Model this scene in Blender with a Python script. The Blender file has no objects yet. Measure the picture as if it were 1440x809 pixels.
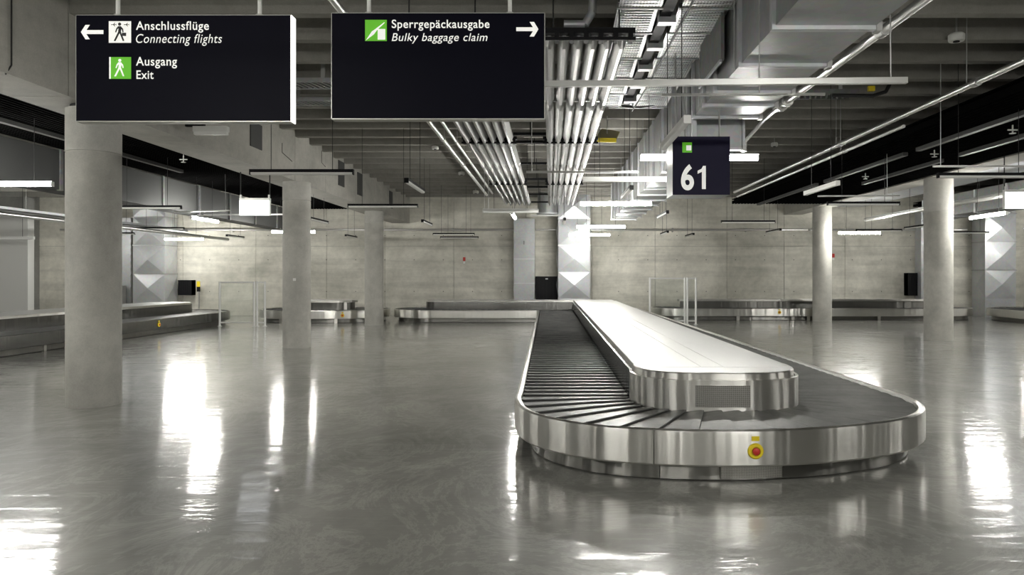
import bpy, bmesh, math, random
from mathutils import Vector, Matrix
random.seed(7)
S = bpy.context.scene
C = S.collection
PI = math.pi
FPX, EYE, VX, VY = 1020.0, 1.645, 774.0, 388.0     # focal length in px, eye height, vanishing point of the hall

# ------------------------------------------------------------------ camera, world, exposure
cam_d = bpy.data.cameras.new('camera'); cam = bpy.data.objects.new('camera', cam_d); C.objects.link(cam)
cam.location = (0, 0, EYE); cam.rotation_euler = (PI/2, 0, 0)
cam_d.sensor_width = 36; cam_d.lens = FPX/1440*36
cam_d.shift_x = -(VX-720)/1440; cam_d.shift_y = -(404.5-VY)/1440
cam_d.clip_start = 0.05; cam_d.clip_end = 200
S.camera = cam
W = bpy.data.worlds.new('world'); S.world = W; W.use_nodes = True
W.node_tree.nodes['Background'].inputs[0].default_value = (0.8, 0.85, 0.9, 1)
W.node_tree.nodes['Background'].inputs[1].default_value = 0.02
S.view_settings.view_transform = 'Standard'; S.view_settings.look = 'None'
S.view_settings.gamma = 1; S.view_settings.use_curve_mapping = False
S.view_settings.exposure = 1.08
LAMP = 85.0          # emission of a lit luminaire

# ------------------------------------------------------------------ helpers
def at(u, v, Y):
    return ((u-VX)/FPX*Y, Y, EYE+(VY-v)/FPX*Y)

def top_at(x, y=0.0):       # height of whatever a hanger at (x, y) is fixed to
    for x0, x1, y0, y1, z in ((-6.6,-5.7,-9,30,3.80),(9.5,10.4,-9,30,4.15),(1.93,2.81,3.2,9.8,3.80),(1.93,2.76,10.2,23.3,3.46),
                              (-1.68,-0.66,7.8,26.1,4.28),(-0.13,0.89,7.8,26.1,4.28),(6.2,9.5,6,25,4.265),(-10.0,-6.7,6,28,4.365),
                              (13.9,19.6,8,28,4.445),(-10.65,-9.95,7,28.2,3.42),(12.5,13.7,8,24.5,3.55),(10.5,12.4,9,28.5,4.36),(0.7,1.95,4.6,12.1,4.50)):
        if x0 < x < x1 and y0 < y < y1: return z
    return ZC

class MB:
    def __init__(s): s.v = []; s.f = []
    def add(s, vs, fs):
        n = len(s.v); s.v += [tuple(p) for p in vs]; s.f += [tuple(n+i for i in f) for f in fs]; return s
    def box(s, x0, x1, y0, y1, z0, z1):
        return s.add([(x0,y0,z0),(x1,y0,z0),(x1,y1,z0),(x0,y1,z0),(x0,y0,z1),(x1,y0,z1),(x1,y1,z1),(x0,y1,z1)],
                     [(0,3,2,1),(4,5,6,7),(0,1,5,4),(1,2,6,5),(2,3,7,6),(3,0,4,7)])
    def tube(s, p, q, r, n=8, r2=None, cap=True):
        p = Vector(p); q = Vector(q); d = (q-p).normalized(); r2 = r if r2 is None else r2
        a = d.orthogonal().normalized(); b = d.cross(a)
        vs = []
        for c, rr in ((p, r), (q, r2)):
            for i in range(n):
                t = 2*PI*i/n; vs.append(c+a*math.cos(t)*rr+b*math.sin(t)*rr)
        fs = [(i, (i+1) % n, n+(i+1) % n, n+i) for i in range(n)]
        if cap: fs += [tuple(range(n-1, -1, -1)), tuple(range(n, 2*n))]
        return s.add(vs, fs)
    def path(s, pts, r, n=8):
        for a, b in zip(pts, pts[1:]): s.tube(a, b, r, n)
        return s
    def lathe(s, prof, c=(0,0,0), n=32, axis='z'):
        vs = []
        for rr, h in prof:
            for i in range(n):
                t = 2*PI*i/n; x, y = rr*math.cos(t), rr*math.sin(t)
                p = (x, y, h) if axis == 'z' else ((x, h, y) if axis == 'y' else (h, x, y))
                vs.append((p[0]+c[0], p[1]+c[1], p[2]+c[2]))
        fs = []
        for k in range(len(prof)-1):
            for i in range(n): fs.append((k*n+i, k*n+(i+1) % n, (k+1)*n+(i+1) % n, (k+1)*n+i))
        fs += [tuple(range(n-1, -1, -1)), tuple(range((len(prof)-1)*n, len(prof)*n))]
        return s.add(vs, fs)
    def prism_y(s, poly, y0, y1):          # poly in (x,z), extruded along y
        n = len(poly)
        vs = [(x, y0, z) for x, z in poly]+[(x, y1, z) for x, z in poly]
        return s.add(vs, [tuple(range(n)), tuple(range(2*n-1, n-1, -1))]+[(i, n+i, n+(i+1) % n, (i+1) % n) for i in range(n)])
    def prism_x(s, poly, x0, x1):          # poly in (y,z)
        n = len(poly)
        vs = [(x0, y, z) for y, z in poly]+[(x1, y, z) for y, z in poly]
        return s.add(vs, [tuple(range(n-1, -1, -1)), tuple(range(n, 2*n))]+[((i+1) % n, n+(i+1) % n, n+i, i) for i in range(n)])
    def mesh(s, name, smooth=False):
        me = bpy.data.meshes.new(name); me.from_pydata(s.v, [], s.f)
        bm = bmesh.new(); bm.from_mesh(me); bmesh.ops.recalc_face_normals(bm, faces=bm.faces)
        bm.to_mesh(me); bm.free()
        if smooth:
            me.polygons.foreach_set('use_smooth', [True]*len(me.polygons))
            try: me.set_sharp_from_angle(angle=math.radians(35))
            except Exception: pass
        return me
    def build(s, name, mat, parent=None, loc=(0,0,0), smooth=False):
        return obj(name, s.mesh(name, smooth), mat, parent, loc)

def obj(name, me, mat=None, parent=None, loc=(0,0,0)):
    o = bpy.data.objects.new(name, me); C.objects.link(o); o.location = loc
    if mat is not None and me is not None and not len(me.materials): me.materials.append(mat)
    if parent is not None: o.parent = parent
    return o
def tag(o, label, cat, group=None):
    o['label'] = label; o['category'] = cat
    if group: o['group'] = group
    return o
def thing(name, label, cat, loc=(0,0,0), group=None, rz=0):
    o = bpy.data.objects.new(name, None); C.objects.link(o); o.location = loc; o.rotation_euler = (0,0,rz)
    o.empty_display_size = 0.1
    return tag(o, label, cat, group)
def struct(o): o['kind'] = 'structure'; return o

# ------------------------------------------------------------------ materials
def new_mat(name):
    m = bpy.data.materials.new(name); m.use_nodes = True
    nt = m.node_tree; b = nt.nodes['Principled BSDF']; return m, nt, b
def plain(name, col, rough=0.5, metal=0.0, spec=0.5):
    m, nt, b = new_mat(name)
    b.inputs['Base Color'].default_value = (*col, 1); b.inputs['Roughness'].default_value = rough
    b.inputs['Metallic'].default_value = metal; b.inputs['Specular IOR Level'].default_value = spec
    return m
def emis(name, col, strength):
    m, nt, b = new_mat(name)
    b.inputs['Base Color'].default_value = (*col, 1)
    b.inputs['Emission Color'].default_value = (*col, 1); b.inputs['Emission Strength'].default_value = strength
    return m
def noise(nt, scale, detail=4, rough=0.5, vec=None, sc=None, dist=0.0):
    t = nt.nodes.new('ShaderNodeTexNoise'); t.inputs['Scale'].default_value = scale
    t.inputs['Detail'].default_value = detail; t.inputs['Roughness'].default_value = rough
    t.inputs['Distortion'].default_value = dist
    if vec is None:
        vec = nt.nodes.new('ShaderNodeNewGeometry').outputs['Position']
    if sc is not None:
        mp = nt.nodes.new('ShaderNodeMapping'); mp.inputs['Scale'].default_value = sc
        nt.links.new(vec, mp.inputs['Vector']); vec = mp.outputs['Vector']
    nt.links.new(vec, t.inputs['Vector']); return t
def ramp(nt, fac, stops):
    r = nt.nodes.new('ShaderNodeValToRGB'); nt.links.new(fac, r.inputs['Fac'])
    e = r.color_ramp.elements
    while len(e) < len(stops): e.new(0.5)
    for k, (p, c) in enumerate(stops):
        e[k].position = p; e[k].color = (c, c, c, 1) if not isinstance(c, tuple) else (*c, 1)
    return r.outputs['Color']
def mixc(nt, a, b, fac, mode='MIX'):
    m = nt.nodes.new('ShaderNodeMix'); m.data_type = 'RGBA'; m.blend_type = mode
    for sock, val in ((m.inputs['Factor'], fac), (m.inputs[6], a), (m.inputs[7], b)):
        if hasattr(val, 'node'): nt.links.new(val, sock)
        elif isinstance(val, tuple): sock.default_value = (*val, 1)
        else: sock.default_value = val
    return m.outputs[2]
def bump(nt, b, h, strength, dist=0.01, inp='Normal'):
    n = nt.nodes.new('ShaderNodeBump'); n.inputs['Strength'].default_value = strength; n.inputs['Distance'].default_value = dist
    nt.links.new(h, n.inputs['Height']); nt.links.new(n.outputs['Normal'], b.inputs[inp]); return n

def concrete(name, lo, hi, big=0.6, streak=None, rough=0.75, ties=False):
    m, nt, b = new_mat(name)
    n1 = noise(nt, big, 8, 0.62, dist=0.4); n2 = noise(nt, 6, 6, 0.7); n3 = noise(nt, 60, 2, 0.5)
    c = mixc(nt, lo, hi, ramp(nt, n1.outputs['Fac'], [(0.32, 0.0), (0.68, 1.0)]))
    c = mixc(nt, c, ramp(nt, n2.outputs['Fac'], [(0.25, 0.72), (0.6, 1.0)]), 0.55, 'MULTIPLY')
    c = mixc(nt, c, ramp(nt, n3.outputs['Fac'], [(0.3, 0.8), (0.6, 1.0)]), 0.4, 'MULTIPLY')
    if streak:
        n4 = noise(nt, 1.0, 5, 0.6, sc=streak)
        c = mixc(nt, c, ramp(nt, n4.outputs['Fac'], [(0.38, 0.74), (0.58, 1.0)]), 0.7, 'MULTIPLY')
    nt.links.new(c, b.inputs['Base Color']); b.inputs['Roughness'].default_value = rough
    b.inputs['Specular IOR Level'].default_value = 0.3
    bump(nt, b, n2.outputs['Fac'], 0.25, 0.006)
    return m
def steel(name, col=(0.62,0.61,0.58), rough=0.24, wav=0.12, brush=(2,2,60), wsc=(5,5,0.12), aniso=0.0, wd=0.05):
    m, nt, b = new_mat(name)
    b.inputs['Metallic'].default_value = 1; b.inputs['Base Color'].default_value = (*col, 1)
    n1 = noise(nt, 1.0, 3, 0.6, sc=brush); n2 = noise(nt, 1.0, 2, 0.5, sc=wsc)
    mr = nt.nodes.new('ShaderNodeMapRange'); mr.inputs['To Min'].default_value = rough*0.8; mr.inputs['To Max'].default_value = rough*1.3
    nt.links.new(n1.outputs['Fac'], mr.inputs['Value']); nt.links.new(mr.outputs['Result'], b.inputs['Roughness'])
    if wav: bump(nt, b, n2.outputs['Fac'], wav, wd)
    if aniso:
        tg = nt.nodes.new('ShaderNodeCombineXYZ'); tg.inputs[2].default_value = 1.0     # horizontal brushing smears upright
        nt.links.new(tg.outputs[0], b.inputs['Tangent']); b.inputs['Anisotropic'].default_value = aniso
    return m
def galv(name, col=(0.40,0.41,0.41), rough=0.46, metal=0.95):
    m, nt, b = new_mat(name)
    v = nt.nodes.new('ShaderNodeTexVoronoi'); v.inputs['Scale'].default_value = 14
    nt.links.new(nt.nodes.new('ShaderNodeNewGeometry').outputs['Position'], v.inputs['Vector'])
    n = noise(nt, 1.5, 4, 0.6)
    c = mixc(nt, tuple(k*0.8 for k in col), tuple(min(1, k*1.12) for k in col), n.outputs['Fac'])
    c = mixc(nt, c, v.outputs['Color'], 0.05)
    nt.links.new(c, b.inputs['Base Color']); b.inputs['Metallic'].default_value = metal
    b.inputs['Roughness'].default_value = rough
    bump(nt, b, n.outputs['Fac'], 0.15, 0.02)
    return m

M = {}
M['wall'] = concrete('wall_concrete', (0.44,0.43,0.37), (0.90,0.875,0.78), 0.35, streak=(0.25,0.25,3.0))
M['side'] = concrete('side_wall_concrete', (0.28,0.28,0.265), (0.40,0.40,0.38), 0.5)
M['column'] = concrete('column_concrete', (0.44,0.43,0.39), (0.58,0.57,0.52), 0.9, streak=(0.9,0.9,0.5))
M['column_top'] = concrete('column_top_concrete', (0.44,0.435,0.40), (0.57,0.56,0.52), 0.9)
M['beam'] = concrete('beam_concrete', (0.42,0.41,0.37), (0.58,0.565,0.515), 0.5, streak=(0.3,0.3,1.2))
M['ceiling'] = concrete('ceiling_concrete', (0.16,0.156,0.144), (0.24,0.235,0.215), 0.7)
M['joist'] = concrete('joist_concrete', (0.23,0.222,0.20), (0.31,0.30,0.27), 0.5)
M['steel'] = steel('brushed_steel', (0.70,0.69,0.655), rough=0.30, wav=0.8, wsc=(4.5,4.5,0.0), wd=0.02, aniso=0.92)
M['steel_reflect_dark'] = steel('dark_reflection_steel', (0.21,0.208,0.20), rough=0.2, wav=0.7, wsc=(4,4,0.0), wd=0.02, aniso=0.55)  # same steel with dark belt and hall reflections put into its colour
M['steel_dark'] = steel('shaded_steel_base', (0.26,0.255,0.24), 0.3, 0.4, wsc=(4,4,0), aniso=0.9)  # steel darkened for the shade below side panels and deck rims
M['steel_deck'] = steel('deck_steel', (0.80,0.80,0.79), 0.36, 0.35, brush=(30,1.5,1), wsc=(1.6,0.7,1)); M['steel_deck'].node_tree.nodes['Principled BSDF'].inputs['Metallic'].default_value = 0.6
M['galv'] = galv('galvanised_sheet')
M['galv_dark'] = galv('dull_galvanised_sheet', (0.17,0.172,0.17), 0.5, 0.3)
M['galv_light'] = galv('bright_galvanised_sheet', (0.54,0.555,0.57), 0.42, 0.6)
M['reflector'] = plain('polished_strip', (0.45,0.45,0.445), 0.33, 1.0)
M['pipe'] = plain('pipe_steel', (0.66,0.66,0.64), 0.3, 0.9)
M['bulkhead'] = plain('bulkhead_sheet', (0.05,0.051,0.05), 0.6, 0.0)
M['frame_white'] = plain('pale_frame_metal', (0.78,0.78,0.76), 0.35, 0.2)
M['black'] = plain('black_paint', (0.008,0.008,0.009), 0.6, 0.0, 0.15)
M['baffle'] = plain('black_baffle', (0.006,0.006,0.006), 0.9, 0.0, 0.0)
M['baffle_rail'] = plain('grey_rail_paint', (0.07,0.07,0.068), 0.5, 0.0, 0.3)
M['dark'] = plain('dark_opening', (0.01,0.01,0.011), 0.8)
M['cable'] = plain('cable_black', (0.015,0.015,0.015), 0.6)
M['rod'] = plain('zinc_rod', (0.45,0.45,0.44), 0.4, 0.8)
M['white_off'] = plain('white_diffuser_off', (0.82,0.82,0.79), 0.35)
M['white'] = plain('white_plastic', (0.75,0.75,0.72), 0.4)
M['lamp'] = emis('lit_tube', (1.0, 0.985, 0.93), LAMP)
M['navy'] = plain('sign_navy', (0.002,0.002,0.007), 0.5, 0.0, 0.08)
M['navy_blue'] = plain('number_sign_navy', (0.012,0.010,0.035), 0.5, 0.0, 0.15)
M['sign_edge'] = plain('sign_frame_aluminium', (0.55,0.55,0.52), 0.35, 0.6)
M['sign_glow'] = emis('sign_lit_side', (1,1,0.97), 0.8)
M['sign_white'] = emis('sign_white_print', (0.86,0.86,0.82), 0.22)
M['sign_green'] = emis('sign_green_print', (0.10,0.42,0.015), 0.22)
M['sign_black'] = plain('sign_black_print', (0.01,0.01,0.01), 0.5)
M['screen'] = emis('lit_white_panel', (0.95,0.97,1.0), 0.9)
M['yellow'] = plain('yellow_plastic', (0.80,0.62,0.02), 0.4)
M['red'] = plain('red_plastic', (0.55,0.03,0.02), 0.35)
M['olive'] = plain('olive_board', (0.30,0.27,0.13), 0.6)
M['glass'], _nt, _b = new_mat('clear_glass')
_b.inputs['Transmission Weight'].default_value = 1; _b.inputs['Roughness'].default_value = 0.0; _b.inputs['IOR'].default_value = 1.45
_b.inputs['Base Color'].default_value = (0.95,0.98,0.97,1)
# rubber slats
M['rubber'], nt, b = new_mat('slat_rubber')
n1 = noise(nt, 3.0, 6, 0.7, sc=(1,1,1)); n2 = noise(nt, 25, 3, 0.6)
c = mixc(nt, (0.07,0.07,0.068), (0.16,0.16,0.153), ramp(nt, n1.outputs['Fac'], [(0.35,0.0),(0.7,1.0)]))
c = mixc(nt, c, ramp(nt, n2.outputs['Fac'], [(0.3,0.8),(0.6,1.0)]), 0.5, 'MULTIPLY')
nt.links.new(c, b.inputs['Base Color']); b.inputs['Roughness'].default_value = 0.42; b.inputs['Specular IOR Level'].default_value = 0.6
# polished floor
M['floor'], nt, b = new_mat('polished_floor')
n1 = noise(nt, 0.35, 8, 0.65, dist=1.2); n2 = noise(nt, 2.2, 8, 0.7, dist=0.8); n3 = noise(nt, 14, 4, 0.6)
n4 = noise(nt, 0.8, 6, 0.75, dist=2.5, sc=(1.0,0.7,1))
c = mixc(nt, (0.17,0.17,0.156), (0.42,0.415,0.38), ramp(nt, n1.outputs['Fac'], [(0.3,0.0),(0.7,1.0)]))
c = mixc(nt, c, ramp(nt, n2.outputs['Fac'], [(0.3,0.72),(0.65,1.0)]), 0.6, 'MULTIPLY')
c = mixc(nt, c, ramp(nt, n4.outputs['Fac'], [(0.45,1.0),(0.5,1.5),(0.55,1.0)]), 0.7, 'MULTIPLY')
nt.links.new(c, b.inputs['Base Color'])
b.inputs['Roughness'].default_value = 0.38; b.inputs['Specular IOR Level'].default_value = 0.6
b.inputs['Coat Weight'].default_value = 1.0; b.inputs['Coat IOR'].default_value = 1.75
nt.links.new(ramp(nt, n2.outputs['Fac'], [(0.3,0.05),(0.7,0.15)]), b.inputs['Coat Roughness'])
n5 = noise(nt, 1.0, 5, 0.6, sc=(0.9,6.0,1), dist=0.6)
bm_ = bump(nt, b, n5.outputs['Fac'], 0.30, 0.015, 'Coat Normal')
# perforated metal
def perf(name, scale, col=(0.5,0.5,0.48), thr=0.32, stretch=(1,1,1)):
    m, nt, b = new_mat(name)
    mp = nt.nodes.new('ShaderNodeMapping'); mp.inputs['Scale'].default_value = tuple(scale*k for k in stretch)
    nt.links.new(nt.nodes.new('ShaderNodeTexCoord').outputs['Object'], mp.inputs['Vector'])
    fr = nt.nodes.new('ShaderNodeVectorMath'); fr.operation = 'FRACTION'; nt.links.new(mp.outputs[0], fr.inputs[0])
    sb = nt.nodes.new('ShaderNodeVectorMath'); sb.operation = 'SUBTRACT'; nt.links.new(fr.outputs[0], sb.inputs[0]); sb.inputs[1].default_value = (0.5,0.5,0.5)
    ml = nt.nodes.new('ShaderNodeVectorMath'); ml.operation = 'MULTIPLY'; nt.links.new(sb.outputs[0], ml.inputs[0])
    ml.inputs[1].default_value = tuple(1.0 if k else 0.0 for k in stretch)
    ln = nt.nodes.new('ShaderNodeVectorMath'); ln.operation = 'LENGTH'; nt.links.new(ml.outputs[0], ln.inputs[0])
    lt = nt.nodes.new('ShaderNodeMath'); lt.operation = 'LESS_THAN'; nt.links.new(ln.outputs['Value'], lt.inputs[0]); lt.inputs[1].default_value = thr
    c = mixc(nt, col, (0.01,0.01,0.01), lt.outputs[0]); nt.links.new(c, b.inputs['Base Color'])
    b.inputs['Metallic'].default_value = 0.9; b.inputs['Roughness'].default_value = 0.35
    return m
M['perf_front'] = perf('perforated_vent_steel', 100, (0.5,0.49,0.46), 0.3, (1,0,1))
M['perf_tray'] = perf('perforated_tray_steel', 30, (0.72,0.72,0.70), 0.24, (1,1,0))

# ------------------------------------------------------------------ setting
XL, XR, YB, YF, ZC = -21.0, 21.0, 29.8, -9.0, 5.35
struct(MB().box(XL,XR,YF,YB,-0.1,0).build('floor', M['floor']))
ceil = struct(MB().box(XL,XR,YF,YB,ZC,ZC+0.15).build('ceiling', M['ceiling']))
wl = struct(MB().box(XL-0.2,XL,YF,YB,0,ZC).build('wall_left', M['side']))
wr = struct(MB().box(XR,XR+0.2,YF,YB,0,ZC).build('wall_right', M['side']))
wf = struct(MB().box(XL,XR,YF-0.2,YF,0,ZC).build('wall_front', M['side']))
wb = struct(MB().box(XL,XR,YB+0.06,YB+0.3,0,ZC).build('wall_back', M['side']))
# cast concrete panels with open joints
xs = [-21,-18.1,-15.1,-12.1,-9.2,-6.8,-3.97,-1.0,1.7,4.3,7.25,9.6,12.1,15.1,18.0,21]
for i in range(len(xs)-1):
    for (z0, z1) in ((0,2.86),(2.86,ZC)):
        MB().box(xs[i]+0.008,xs[i+1]-0.008,YB,YB+0.06,z0+0.006,z1-0.006).build('concrete_panel', M['wall'], wb)
# tie holes of the formwork
th = MB()
for x in [k*1.2+0.4 for k in range(-14,15)]:
    for z in (1.0, 2.3, 3.3):
        th.tube((x,YB-0.004,z),(x,YB+0.01,z),0.018,8)
o = th.build('tie_hole', M['dark'], wb); o['kind'] = 'stuff'
# ceiling joists
k = 0
jm = {}
def joist(x0, x1, y, mat):
    key = (x0, x1)
    if key not in jm:
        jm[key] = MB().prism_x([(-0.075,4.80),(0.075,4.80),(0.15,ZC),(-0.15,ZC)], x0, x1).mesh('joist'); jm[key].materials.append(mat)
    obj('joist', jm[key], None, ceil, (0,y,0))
for k in range(-18, 15):
    y = 15.55+0.965*k
    if -2 < y < 29.6: joist(-5.78, 9.62, y, M['joist'])
    if 0 < y < 29.6 and k % 2 == 0:
        joist(-20.9, -6.52, y, M['joist']); joist(10.3, 20.9, y, M['joist'])

def beam(x0, x1, z0, ys, label, extras):
    t = thing('concrete_beam', label, 'beam', (0,0,0))
    for a, b2 in zip(ys, ys[1:]):
        m = MB().box(x0,x1,a+0.008,b2-0.008,z0,ZC)
        m.build('beam_segment', M['beam'], t)
    extras(t)
    return t
def left_extras(t):
    for (y0,y1,z0,z1) in ((13.95,14.5,4.15,4.64),(19.75,20.3,4.12,4.8),(21.7,22.25,4.08,4.75),(26.0,26.5,4.1,4.7)):
        MB().box(-5.79,-5.76,y0,y1,z0,z1).build('cover_plate', M['bulkhead'], t)['label'] = 'dark grey recessed cover plate'
    MB().path([(-5.765,7.76,4.95),(-5.765,7.76,3.9),(-5.80,7.72,3.79)],0.008,6).build('cable', M['cable'], t)
    MB().path([(-5.768,15.6,4.5),(-5.768,15.6,4.3),(-5.768,16.2,4.2)],0.006,6).build('cable', M['cable'], t)
    MB().path([(-5.768,18.3,4.8),(-5.768,18.3,4.5),(-5.768,18.6,4.44)],0.006,6).build('cable', M['cable'], t)
beam(-6.5,-5.78,3.80,[-4,8.7,16.42,18.65,24.0,YB],'long pale concrete beam on the three left columns',left_extras)
beam(9.62,10.32,4.15,[-4,10.2,18.3,26.6,YB],'long concrete beam over the two right columns',lambda t: None)

def column(x, y, ztop, zs, label, r=0.31, pad=False):
    t = thing('concrete_column', label, 'column', (x,y,0))
    MB().lathe([(r,0.0),(r,zs)],n=48).build('shaft', M['column'], t, smooth=True)
    MB().lathe([(r-0.012,zs),(r-0.012,zs+0.014),(r+0.002,zs+0.02),(r+0.002,ztop-(0.05 if pad else 0.0))],n=48).build('upper_shaft', M['column_top'], t, smooth=True)
    if pad: MB().lathe([(r-0.05,ztop-0.05),(r-0.05,ztop)],n=40).build('bearing_pad', M['dark'], t, smooth=True)
    return t
column(-5.84,9.28,3.80,3.19,'thickest grey concrete column, leftmost in front of all others',pad=True)
column(-5.86,16.76,3.80,3.36,'middle column of the left row with a small white tag')
column(-5.90,24.28,3.80,3.40,'farthest slim concrete column of the left row')
column(9.95,18.6,4.15,3.28,'nearest concrete column of the right row, wide one',r=0.34)
column(9.87,26.35,4.15,3.60,'farther concrete column of the right row beside the lit wall',r=0.33)
tag(MB().box(-5.83,-5.77,16.425,16.44,1.53,1.59).build('wall_tag',M['white']),'tiny white square tag on the middle left column','tag')

# ------------------------------------------------------------------ baggage carousels
def lerp(a, b, t): return a+(b-a)*t
def dense(stations):
    return [(Vector((a[0],a[1])), Vector((b[0],b[1]))) for a, b in stations]
def seg_line(i0, o0, i1, o1, n):
    return [((lerp(i0[0],i1[0],k/n),lerp(i0[1],i1[1],k/n)),(lerp(o0[0],o1[0],k/n),lerp(o0[1],o1[1],k/n))) for k in range(n)]
def seg_fan(c, ri, ro, a0, a1, n=16):
    out = []
    for k in range(n):
        t = math.radians(lerp(a0,a1,k/n)); out.append(((c[0]+ri*math.cos(t),c[1]+ri*math.sin(t)),(c[0]+ro*math.cos(t),c[1]+ro*math.sin(t))))
    return out
def interp_tab(tab, x):
    for (x0,y0),(x1,y1) in zip(tab, tab[1:]):
        if x0 <= x <= x1:
            t = (x-x0)/(x1-x0); return lerp(y0,y1,t)
    return tab[0][1] if x < tab[0][0] else tab[-1][1]

class Loop:
    def __init__(s, st):
        s.st = dense(st); s.mid = [(a+b)/2 for a, b in s.st]
        s.cum = [0.0]; n = len(s.st)
        for k in range(n): s.cum.append(s.cum[-1]+(s.mid[(k+1) % n]-s.mid[k]).length)
        s.L = s.cum[-1]
    def sample(s, d):
        d %= s.L; n = len(s.st); lo, hi = 0, n
        while hi-lo > 1:
            m = (lo+hi)//2
            if s.cum[m] <= d: lo = m
            else: hi = m
        t = (d-s.cum[lo])/max(1e-9, s.cum[lo+1]-s.cum[lo])
        a, b = s.st[lo], s.st[(lo+1) % n]
        return a[0].lerp(b[0],t), a[1].lerp(b[1],t)

def ribbon(pairs, prof, closed=False):
    """pairs: (point, outward dir); prof: closed profile of (offset, z)"""
    m = MB(); n = len(prof); vs = []; fs = []
    for p, d in pairs:
        for off, z in prof: vs.append((p.x+d.x*off, p.y+d.y*off, z))
    N = len(pairs)
    for k in range(N if closed else N-1):
        for i in range(n):
            j = (i+1) % n; k2 = (k+1) % N
            fs.append((k*n+i, k*n+j, k2*n+j, k2*n+i))
    if not closed: fs += [tuple(range(n)), tuple(range((N-1)*n+n-1,(N-1)*n-1,-1))]
    return m.add(vs, fs)

def carousel(st, label, pitch=0.24, breaks=(), open_deck=False, side='steel', seg=4.0, zt=0.42, zd=0.75, deck_plates=None):
    L = Loop(st); n = len(L.st)
    t = thing('baggage_carousel', label, 'baggage carousel', (0,0,0))
    def pairs_range(d0, d1, which):
        ds = [d0]+[c for c in L.cum[:-1] if d0+1e-4 < c < d1-1e-4]+[d1]
        out = []
        for d in ds:
            a, b = L.sample(d if d < L.L else d-1e-6)
            dr = (b-a).normalized()
            out.append((b, dr) if which == 'o' else (a, -dr))
        return out
    ns = max(1, round(L.L/seg))
    cuts = sorted([L.L*k/ns for k in range(ns)]+[L.cum[b] for b in breaks])+[L.L]
    for d0, d1 in zip(cuts, cuts[1:]):
        if d1-d0 < 0.05: continue
        d1 -= 0.004; mid_ = L.sample((d0+d1)/2)[0]
        wallmat = 'steel' if breaks and mid_.y < 7.3 else 'steel_reflect_dark'
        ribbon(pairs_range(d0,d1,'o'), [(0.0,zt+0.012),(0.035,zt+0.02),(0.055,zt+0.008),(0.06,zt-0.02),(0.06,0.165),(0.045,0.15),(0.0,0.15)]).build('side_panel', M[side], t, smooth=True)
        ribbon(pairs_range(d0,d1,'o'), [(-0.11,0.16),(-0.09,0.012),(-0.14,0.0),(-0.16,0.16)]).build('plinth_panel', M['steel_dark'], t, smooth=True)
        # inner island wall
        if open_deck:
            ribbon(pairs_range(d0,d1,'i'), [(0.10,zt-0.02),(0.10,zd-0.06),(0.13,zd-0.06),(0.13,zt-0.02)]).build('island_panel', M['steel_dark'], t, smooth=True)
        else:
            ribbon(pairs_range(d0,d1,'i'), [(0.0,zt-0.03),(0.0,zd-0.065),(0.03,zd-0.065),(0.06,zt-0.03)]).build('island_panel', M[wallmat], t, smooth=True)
    allp = [(a, -(b-a).normalized()) for a, b in L.st]
    off = 0.0 if open_deck else 0.045
    ribbon(allp, [(off-0.005 if not open_deck else 0,zd-0.075),(off,zd-0.01),(off+0.01,zd-0.001),(off+0.2,zd-0.001),(off+0.2,zd-0.075)], True).build('deck_rim', M['steel'], t, smooth=True)
    # deck plate (concave outline allowed)
    me = bpy.data.meshes.new('deck'); bm = bmesh.new()
    vs = [bm.verts.new((a.x-(b-a).normalized().x*(off+0.008), a.y-(b-a).normalized().y*(off+0.008), zd)) for a, b in L.st]
    bm.faces.new(vs); bmesh.ops.triangulate(bm, faces=bm.faces[:]); bmesh.ops.recalc_face_normals(bm, faces=bm.faces); 
    for f in bm.faces:
        if f.normal.z < 0: f.normal_flip()
    bm.to_mesh(me); bm.free()
    obj('deck', me, M['steel_deck'], t)
    # under-belt bed
    ribbon([(b,(b-a).normalized()) for a,b in L.st], [(0.0,zt-0.05),(0.0,zt-0.03),(-1.2,zt-0.03),(-1.2,zt-0.05)], True).build('belt_bed', M['black'], t)
    # rubber slats, each lapped over the next one
    N = int(round(L.L/pitch)); N = min(N, 300); p = L.L/N; cache = {}
    for k in range(N):
        d = k*p; a0, b0 = L.sample(d-0.025); a1, b1 = L.sample(d+p); am, bm2 = L.sample(d+p*0.75)
        org = (a0+b0)/2
        key = tuple(round(q,3) for v in (a0-org,b0-org,a1-org,b1-org) for q in v)
        if key not in cache:
            def P(a, b, t): return a.lerp(b, t)-org
            top = [P(a0,b0,0.01),P(a0,b0,0.99),P(am,bm2,0.993),P(a1,b1,0.97),P(a1,b1,0.93),P(a1,b1,0.5),P(a1,b1,0.07),P(a1,b1,0.03),P(am,bm2,0.007)]
            zz = [zt-0.024,zt-0.024,zt-0.006,zt-0.001,zt+0.0,zt+0.0,zt+0.0,zt-0.001,zt-0.006]
            q = len(top)
            vs2 = [(v.x,v.y,z) for v, z in zip(top,zz)]+[(v.x,v.y,z-0.012) for v, z in zip(top,zz)]
            m = MB().add(vs2, [tuple(range(q)), tuple(range(2*q-1,q-1,-1))]+[(i,q+i,q+(i+1) % q,(i+1) % q) for i in range(q)])
            me = m.mesh('belt_slat'); me.materials.append(M['rubber']); cache[key] = me
        obj('belt_slat', cache[key], None, t, (org.x,org.y,0))
    return t, L

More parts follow.
